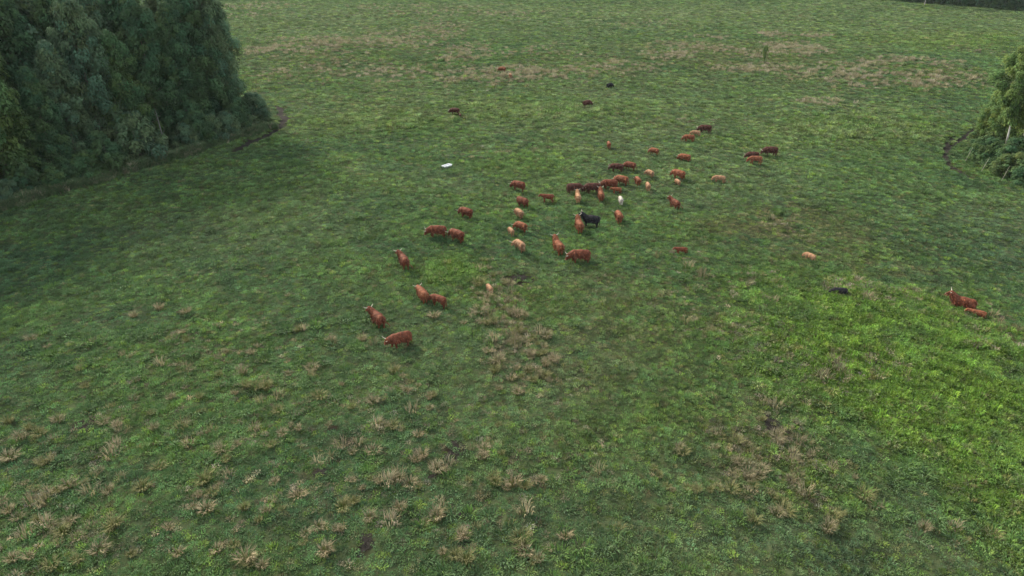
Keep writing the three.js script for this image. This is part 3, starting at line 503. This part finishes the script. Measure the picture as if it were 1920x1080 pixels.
  for (let k = 0; k < (young ? 14 : 34); k++) {
    const e = (rng() - 0.5) * 0.24, c = [1.1 + 0.4 * rng(), 1.2 + 0.4 * rng(), 1.2 + 0.5 * rng()], x0 = poll[0] + 0.05, y0 = poll[1] + 0.12, z0 = side * 0.4 + e, tx = lerp(poll[0], nose[0], 0.55) + 0.12, ty = lerp(poll[1], nose[1], 0.55) + 0.04 + (rng() - 0.5) * 0.1, tz = side * 0.5 + e * 1.25;
    const a = fr.v(x0, y0, z0 - 0.022, c), b = fr.v(x0, y0, z0 + 0.022, c), t = fr.v(tx, ty, tz, c); fr.tri(a, b, t);
  }
  const horns = young ? [] : [-1, 1].map(g => { const h = new Soup(), z0 = side * 0.4; const hd = pose.graze ? 0.12 : 0; tubeSoup(h, [[poll[0], poll[1] + 0.06, z0 + 0.10 * g, 0.036], [poll[0] + 0.02 + hd * 0.3, poll[1] + 0.07, z0 + 0.24 * g, 0.030], [poll[0] + 0.07 + hd, poll[1] + 0.12, z0 + 0.37 * g, 0.024], [poll[0] + 0.12 + hd, poll[1] + 0.20, z0 + 0.46 * g, 0.016], [poll[0] + 0.10 + hd, poll[1] + 0.31, z0 + 0.49 * g, 0.006]], 7, k => k > 3 ? [0.16, 0.14, 0.12] : [0.42, 0.37, 0.29]); return h.geo(); });
  const tl = new Soup(), tx = pose.tail || 0; tubeSoup(tl, [[-0.88, 1.02, 0, 0.045], [-0.98, 0.86, tx * 0.1, 0.035], [-1.0 - Math.abs(tx) * 0.1, 0.62, tx * 0.3, 0.03], [-1.0 - Math.abs(tx) * 0.16, 0.45, tx * 0.42, 0.055], [-0.98 - Math.abs(tx) * 0.2, 0.28, tx * 0.5, 0.045], [-0.97 - Math.abs(tx) * 0.2, 0.16, tx * 0.52, 0.01]], 6, (k, j) => { const q = 0.8 + 0.5 * hash2(k, j, seed); return k > 2 ? [q * 1.2, q * 1.35, q * 1.4] : [q, q, q]; });
  const nz = new Soup(); { const cx = nose[0] + 0.045, cy = nose[1] - 0.02, cz = side * 0.58; const rings = []; for (let r = 0; r <= 4; r++) { const ring = []; for (let a = 0; a < 8; a++) { const p = r / 4 * Math.PI, t = a / 8 * 6.283; ring.push(nz.v(cx + Math.cos(p) * 0.07, cy + Math.sin(p) * Math.cos(t) * 0.075, cz + Math.sin(p) * Math.sin(t) * 0.09, [1, 1, 1])); } rings.push(ring); } for (let r = 0; r < 4; r++) for (let a = 0; a < 8; a++) { const b = (a + 1) % 8; nz.tri(rings[r][a], rings[r][b], rings[r + 1][b]); nz.tri(rings[r][a], rings[r + 1][b], rings[r + 1][a]); } }
  return { body, coat, forelock: fr.geo(), horns, tail: tl.geo(), muzzle: nz.geo() };
}
const GRAZE = { poll: [1.10, 0.66], nose: [1.27, 0.26], front: 0.10, hind: 0.10, graze: true }, LEVEL = { poll: [1.18, 1.0], nose: [1.42, 0.72], front: 0.06, hind: 0.08 }, UP = { poll: [1.02, 1.42], nose: [1.34, 1.22], front: 0.04, hind: 0.05 };
const MODELS = {
  graze: makeAnimal(21, GRAZE), grazeLeft: makeAnimal(22, { ...GRAZE, side: -0.7, poll: [1.0, 0.68], nose: [1.14, 0.28], front: -0.12, tail: 0.3 }), grazeRight: makeAnimal(23, { ...GRAZE, side: 0.7, poll: [1.0, 0.68], nose: [1.14, 0.28], front: 0.14, hind: -0.1 }),
  level: makeAnimal(24, LEVEL), up: makeAnimal(25, UP), upLeft: makeAnimal(26, { ...UP, side: -0.55, poll: [0.98, 1.34], nose: [1.22, 1.12], tail: 1.1, hind: -0.12 }),
  calfGraze: makeAnimal(27, { ...GRAZE, poll: [1.06, 0.70], nose: [1.22, 0.34] }, true), calfLevel: makeAnimal(28, { ...LEVEL, poll: [1.08, 1.06], nose: [1.32, 0.84] }, true), calfUp: makeAnimal(29, { ...UP, poll: [0.96, 1.30], nose: [1.24, 1.10] }, true),
};
const furOf = (r, g, b) => new THREE.MeshPhysicalMaterial({ specularIntensity: 0.3, color: new THREE.Color().setRGB(r, g, b), vertexColors: true, roughness: 0.8, side: THREE.DoubleSide });
const FUR = { red: furOf(0.098, 0.030, 0.0150), dark: furOf(0.052, 0.019, 0.0125), ginger: furOf(0.140, 0.047, 0.0215), pale: furOf(0.222, 0.116, 0.062), gold: furOf(0.27, 0.14, 0.07), cream: furOf(0.33, 0.27, 0.225), black: furOf(0.012, 0.011, 0.012) };
const HORN = new THREE.MeshStandardMaterial({ vertexColors: true, roughness: 0.5 }), NOSE = std(0.20, 0.11, 0.085, 0.6), NOSEBLACK = std(0.02, 0.018, 0.018, 0.6);
function animal(u, v, heading, model, scale, coat, label, sink = 0) {
  const calf = model.startsWith('calf'), small = scale < 0.66, m = MODELS[model], p = G(u, v), y = heightAt(p[0], p[1]);
  const o = thing(calf && small ? 'calf' : 'cow', label, calf && small ? 'calf' : 'cow', 'long-haired cattle grazing in the pasture'), f = FUR[coat];
  o.position.set(p[0], y + 0.06 - sink, p[1]); o.rotation.y = heading * Math.PI / 180; o.scale.setScalar(scale * 0.94);
  const body = part('body', m.body, f, o);
  part('coat', m.coat, f, body).userData.kind = 'stuff'; part('forelock', m.forelock, f, body); part('muzzle', m.muzzle, coat === 'black' ? NOSEBLACK : NOSE, body);
  for (const h of m.horns) part('horn', h, HORN, o);
  part('tail', m.tail, f, o);
}
// [u, v] where it stands in the photograph, heading in degrees (0 faces the right of the photograph, 90 away), pose, size, coat, label
[
  [942, 136, 145, 'grazeLeft', 0.95, 'ginger', 'reddish cow grazing in the far dry grass, farthest of the herd'],
  [957, 147, 95, 'graze', 0.85, 'pale', 'pale ginger cow seen from behind in the far dry grass'],
  [1143, 165, 35, 'graze', 0.85, 'black', 'far black cow grazing at the edge of the dry grass'],
  [1100, 203, 40, 'grazeRight', 0.98, 'dark', 'lone brown cow grazing just below the far black cow'],
  [853, 214, 168, 'graze', 0.92, 'dark', 'dark brown cow with a tiny calf behind, far left of the herd'],
  [863, 219, 100, 'calfGraze', 0.55, 'dark', 'tiny brown calf behind the dark brown far-left cow'],
  [1321, 249, 168, 'graze', 1.05, 'dark', 'big dark red cow, highest of the trio on the slope'],
  [1304, 255, 160, 'calfGraze', 0.78, 'pale', 'pale ginger youngster in the middle of the upper trio'],
  [1291, 266, 165, 'graze', 0.88, 'ginger', 'ginger cow grazing, lowest of the upper trio'],
  [1443, 291, 178, 'graze', 1.08, 'dark', 'dark red cow, rightmost of the trio standing right of the herd'],
  [1410, 298, 172, 'graze', 0.9, 'dark', 'dark cow half hidden behind the ginger one, right of the herd'],
  [1415, 310, 172, 'calfGraze', 0.98, 'ginger', 'ginger cow grazing before the dark one, right of the herd'],
  [1141, 278, 92, 'calfGraze', 0.8, 'ginger', 'lone ginger youngster seen from behind above the main herd'],
  [1226, 292, 135, 'grazeLeft', 0.78, 'ginger', 'ginger cow grazing alone left of the brown-orange one'],
  [1283, 302, 142, 'graze', 0.92, 'ginger', 'brown-orange cow below the upper trio, striding left'],
  [1156, 321, 162, 'graze', 0.94, 'dark', 'dark brown cow at the upper left of the main herd'],
  [1181, 320, 140, 'grazeLeft', 0.9, 'red', 'reddish cow beside the upper dark brown cow'],
  [1218, 332, 118, 'grazeLeft', 0.72, 'pale', 'small pale-backed cow with dark lowered head in the upper herd'],
  [1271, 336, 132, 'graze', 1.02, 'ginger', 'large shaggy ginger cow with a pale calf behind it'],
  [1270, 347, 105, 'calfGraze', 0.64, 'pale', 'pale calf right behind the large shaggy ginger cow'],
  [1348, 342, 160, 'calfGraze', 0.82, 'pale', 'pale ginger youngster grazing alone right of the herd'],
  [1195, 345, 96, 'graze', 0.82, 'ginger', 'ginger cow seen from behind, right of the tight group'],
  [1214, 358, 90, 'calfGraze', 0.8, 'pale', 'pale rump of a youngster right of the tight group'],
  [1165, 345, 142, 'grazeLeft', 0.98, 'ginger', 'ginger cow at the top of the tight group'],
  [1142, 353, 176, 'graze', 1.05, 'red', 'long red cow with lowered horns in the tight group'],
  [1156, 361, 178, 'calfLevel', 0.66, 'ginger', 'ginger calf standing sideways under the tight group'],
  [1077, 360, 2, 'graze', 1.05, 'dark', 'dark red cow facing right, butting heads with its neighbour'],
  [1110, 360, 184, 'graze', 1.05, 'dark', 'dark brown cow facing left, butting heads with its neighbour'],
  [1083, 377, 92, 'up', 0.82, 'gold', 'golden cow with pale horns below the butting pair'],
  [1126, 373, 90, 'up', 0.92, 'ginger', 'ginger cow with raised horns below the butting pair'],
  [1027, 377, 172, 'calfLevel', 0.86, 'red', 'reddish youngster walking left, apart from the butting pair'],
  [1163, 383, 92, 'calfGraze', 0.74, 'cream', 'cream white calf seen from behind'],
  [1264, 389, 112, 'upLeft', 0.9, 'red', 'red cow with thin pale horns below the pale youngsters'],
  [1159, 416, 95, 'graze', 0.95, 'ginger', 'ginger cow seen from behind right of the black bull'],
  [1085, 436, 97, 'up', 1.0, 'ginger', 'horned ginger cow standing left of the black bull'],
  [1107, 427, 165, 'up', 1.05, 'black', 'large black bull with white horns'],
  [972, 356, 148, 'graze', 1.0, 'red', 'red cow grazing at the top of the left column'],
  [979, 384, 135, 'grazeRight', 0.95, 'red', 'rust-red cow second from the top of the left column'],
  [973, 406, 118, 'graze', 0.82, 'pale', 'pale-streaked ginger cow in the middle of the left column'],
  [977, 434, 135, 'grazeLeft', 0.84, 'ginger', 'ginger cow beside a small pale calf in the left column'],
  [958, 441, 112, 'calfGraze', 0.68, 'pale', 'small pale calf beside the ginger cow in the left column'],
  [874, 409, 142, 'graze', 0.96, 'red', 'lone shaggy red cow left of the left column'],
  [820, 449, 178, 'graze', 1.06, 'red', 'red cow grazing sideways in front of another'],
  [857, 456, 138, 'graze', 1.02, 'red', 'red cow following right behind the sideways grazing cow'],
  [974, 474, 120, 'grazeLeft', 0.86, 'pale', 'pale ginger cow at the bottom of the left column'],
  [1046, 476, 108, 'up', 1.05, 'ginger', 'ginger cow with wide raised horns, head up'],
  [1086, 496, 180, 'graze', 1.08, 'red', 'deep red cow with curled pale horns grazing sideways'],
  [758, 506, 115, 'upLeft', 1.0, 'red', 'red cow with swishing tail at the head of the left stragglers'],
  [793, 567, 118, 'level', 0.94, 'ginger', 'horned ginger cow beside a red youngster'],
  [823, 577, 148, 'calfGraze', 0.9, 'red', 'red youngster beside the horned ginger cow'],
  [709, 613, 128, 'upLeft', 0.98, 'red', 'red cow with white horn and tail swung aside, leftmost of all'],
  [751, 651, 208, 'grazeRight', 1.0, 'red', 'shaggy red cow nearest the camera'],
  [918, 551, 112, 'calfGraze', 0.62, 'pale', 'pinkish calf half hidden in the dry sedge', 0.1],
  [1276, 481, 178, 'calfLevel', 0.66, 'red', 'red calf standing alone belly-deep in the grass', 0.16],
  [1517, 489, 122, 'calfGraze', 0.70, 'pale', 'pale ginger calf alone in the olive grass', 0.12],
  [1572, 553, 172, 'calfGraze', 0.78, 'black', 'black calf wading in the tall grass', 0.22],
  [1803, 574, 145, 'up', 1.06, 'red', 'red cow with wide horns in the tall grass with its calf', 0.14],
  [1832, 590, 150, 'calfLevel', 0.72, 'ginger', 'ginger calf behind the wide-horned cow in tall grass', 0.26],
].forEach(a => animal(...a));

// ---------------------------------------------------------------- the white trough
{
  const p = G(838, 313.6), o = thing('trough', 'small white rectangular trough lying in the pasture', 'trough'), W = 1.5, D = 0.72, H = 0.26, T = 0.06, m = std(0.56, 0.57, 0.58, 0.6), inside = std(0.40, 0.41, 0.43, 0.7), foot = std(0.09, 0.085, 0.08, 0.8);
  o.position.set(p[0], heightAt(p[0], p[1]) + 0.03, p[1]); o.rotation.y = Math.atan2(1.16, 1.0); o.scale.setScalar(0.9);
  const bx = (w, h, d, x, y, z) => new THREE.BoxGeometry(w, h, d).translate(x, y, z);
  const rim = new THREE.Shape(); rim.moveTo(-W / 2, -D / 2); rim.lineTo(W / 2, -D / 2); rim.lineTo(W / 2, D / 2); rim.lineTo(-W / 2, D / 2); rim.closePath();
  const hole = new THREE.Path(); hole.moveTo(-W / 2 + T, -D / 2 + T); hole.lineTo(-W / 2 + T, D / 2 - T); hole.lineTo(W / 2 - T, D / 2 - T); hole.lineTo(W / 2 - T, -D / 2 + T); hole.closePath(); rim.holes.push(hole);
  part('rim', new THREE.ExtrudeGeometry(rim, { depth: 0.05, bevelEnabled: true, bevelSize: 0.02, bevelThickness: 0.015, bevelSegments: 2 }).rotateX(-Math.PI / 2).translate(0, H, 0), m, o);
  for (const g of [-1, 1]) { part('side_wall', bx(W - 0.06, H - 0.1, 0.03, 0, H / 2 + 0.03, g * (D / 2 - 0.045)), m, o); part('end_wall', bx(0.03, H - 0.1, D - 0.13, g * (W / 2 - 0.05), H / 2 + 0.03, 0), m, o); part('foot', bx(0.1, 0.1, D - 0.1, g * W * 0.33, 0.03, 0), foot, o); }
  part('floor', bx(W - 0.14, 0.03, D - 0.14, 0, H - 0.06, 0), inside, o);
}

// ---------------------------------------------------------------- dry tussocks, each one a plant
function tussock(seed) {
  const rng = rngOf(seed), s = new Soup();
  for (let k = 0; k < 150; k++) {
    const green = k < 74, a = rng() * 6.283, r = Math.sqrt(rng()) * 0.26, b = a + (rng() - 0.5) * 1.1, l = (green ? 0.34 : 0.60) * (0.55 + 0.7 * rng()) * (1.1 - 0.6 * r / 0.26 * 0.5), q = 0.75 + 0.5 * rng();
    const c = green ? mix3([0.085, 0.125, 0.035], [0.15, 0.15, 0.05], rng()) : mix3([0.33, 0.275, 0.18], [0.17, 0.14, 0.085], rng());
    s.blade(Math.cos(a) * r, Math.sin(a) * r, Math.cos(b), Math.sin(b), l * 1.12, green ? 0.026 : 0.02, (0.25 + 0.75 * r / 0.26) * (0.5 + 0.5 * rng()), c.map(v => v * q));
    if (!green && rng() < 0.5) { const to = 0.5 * l; s.blade(Math.cos(a) * r + Math.cos(b) * to * 0.3, Math.sin(a) * r + Math.sin(b) * to * 0.3, Math.cos(b + 0.5), Math.sin(b + 0.5), l * 1.08, 0.03, 0.45, c.map(v => v * q * 1.1), l * 0.6); }
  }
  return s.geo();
}
{
  const shapes = [0, 1, 2, 3, 4, 5].map(k => tussock(900 + k)), mats = [[0.86, 0.85, 0.80], [0.72, 0.75, 0.70], [0.58, 0.68, 0.46]].map(c => { const m = leafy({ transmission: 0.25 }); m.color.setRGB(...c); return m; }), rng = rngOf(33);
  const put = (u, v, s, label, group, dull) => { const p = G(u, v); const m = part(numbered('tussock'), shapes[Math.floor(rng() * 6)], mats[dull + Math.floor(rng() * (3 - dull))], scene); m.position.set(p[0], heightAt(p[0], p[1]) - 0.02, p[1]); m.rotation.y = rng() * 6.283; m.scale.set(s * (0.8 + 0.6 * rng()), s * (0.7 + 0.5 * rng()), s * (0.8 + 0.6 * rng())); m.userData = { label, category: 'tussock', group }; };
  const sets = [
    ['straw-coloured dry tussock left of the nearest red cow', 'dry tussocks left of the nearest cow', [[330, 630], [350, 640], [318, 638], [345, 625], [410, 668], [425, 660], [157, 650], [160, 726], [255, 712], [285, 660], [455, 695], [462, 722], [480, 726], [500, 726], [440, 735], [375, 745], [378, 772], [405, 612], [300, 580], [350, 590], [540, 560], [195, 790], [220, 798], [210, 760], [285, 775], [290, 805], [55, 805], [40, 825], [75, 815], [18, 795], [110, 790], [585, 690], [470, 660], [620, 640], [560, 620], [640, 720], [540, 700], [410, 700], [360, 690], [600, 745], [660, 765], [520, 770], [440, 790], [320, 745], [250, 745], [60, 640], [90, 650], [250, 590]]],
    ['pale dry tussock between the nearest cow and the sedge patch', 'dry tussocks below the nearest cow', [[740, 700], [755, 712], [770, 722], [765, 738], [785, 730], [745, 690], [720, 755], [700, 757], [725, 806], [712, 800], [738, 806], [805, 750], [812, 748], [806, 772], [855, 796], [680, 640], [815, 600], [870, 610], [700, 850], [662, 854], [665, 700]]],
    ['dry sedge tussock in the tall patch right of the cows', 'sedge tussocks of the tall patch', []],
    ['straw-topped tussock low in the picture among mud patches', 'dry tussocks around the mud patches', [[935, 806], [918, 838], [907, 850], [940, 860], [905, 865], [780, 866], [835, 885], [820, 885], [785, 822], [792, 860], [930, 912], [950, 922], [962, 915], [1000, 912], [985, 918], [1015, 905], [925, 900], [710, 910], [745, 905], [770, 912], [785, 918], [695, 905], [650, 940], [665, 946], [645, 955], [695, 978], [750, 960], [820, 975], [835, 965], [800, 985], [865, 1008], [870, 1015], [855, 1052], [875, 1060], [612, 1040], [575, 1008], [630, 998], [600, 995], [640, 1000], [495, 1072], [470, 1066], [975, 1015], [985, 1042], [978, 1030], [1060, 1012], [1010, 1055], [1000, 1060], [830, 1042], [570, 1025], [880, 905], [660, 905], [560, 935], [680, 920]]],
    ['brownish tussock in the dark lower-left foreground', 'dry tussocks of the lower-left foreground', [[70, 920], [50, 910], [90, 936], [110, 925], [130, 915], [175, 900], [190, 890], [160, 908], [385, 905], [375, 935], [390, 962], [400, 930], [410, 915], [365, 960], [20, 965], [8, 950], [35, 975], [70, 980], [120, 1005], [150, 1015], [100, 990], [135, 985], [215, 998], [225, 990], [320, 1000], [410, 1040], [440, 1030], [465, 1058], [488, 985], [250, 1048], [60, 1055], [100, 1068], [30, 1060], [150, 1060], [510, 836], [530, 815], [560, 805], [545, 800], [435, 850], [425, 868], [445, 838], [415, 850], [460, 960], [500, 965], [190, 1040], [300, 880], [270, 920], [205, 925], [515, 905], [530, 960], [20, 860], [85, 870], [340, 1050]]],
    ['dull brown tussock in the trampled patch by the lush grass', 'tussocks of the trampled brown patch', [[1280, 858], [1272, 850], [1290, 925], [1305, 930], [1330, 930], [1345, 925], [1250, 920], [1260, 928], [1370, 928], [1225, 885], [1235, 900], [1630, 945], [1640, 955], [1618, 940], [1560, 978], [1572, 970], [1470, 965], [1455, 970], [1410, 920], [1450, 940], [1385, 876], [1480, 905], [1500, 930], [1520, 880], [1550, 1000], [1600, 905], [1410, 985], [1160, 1000], [1730, 1000], [1810, 1020], [1860, 1010]]],
  ];
  const oval = (list, cu, cv, ru, rv, n) => { for (let k = 0; k < n; k++) { const a = rng() * 6.283, r = Math.sqrt(rng()); list.push([cu + Math.cos(a) * r * ru, cv + Math.sin(a) * r * rv]); } };
  oval(sets[2][2], 928, 570, 40, 52, 26); oval(sets[2][2], 960, 655, 50, 66, 30); oval(sets[2][2], 1010, 690, 34, 40, 14); sets[2][2].push([915, 507], [908, 492], [925, 520], [1020, 655], [1010, 672], [970, 742], [935, 735], [1030, 720], [1025, 640]);
  oval(sets[5][2], 1430, 850, 90, 60, 14); oval(sets[5][2], 1400, 900, 60, 30, 6);
  for (const [label, group, list] of sets) for (const [u, v] of list) put(u, v, 0.5 + 0.95 * rng() * (0.3 + 0.7 * rng()), label, group, group.includes('brown patch') ? 1 : 0);
}
renderer.render(scene, camera);
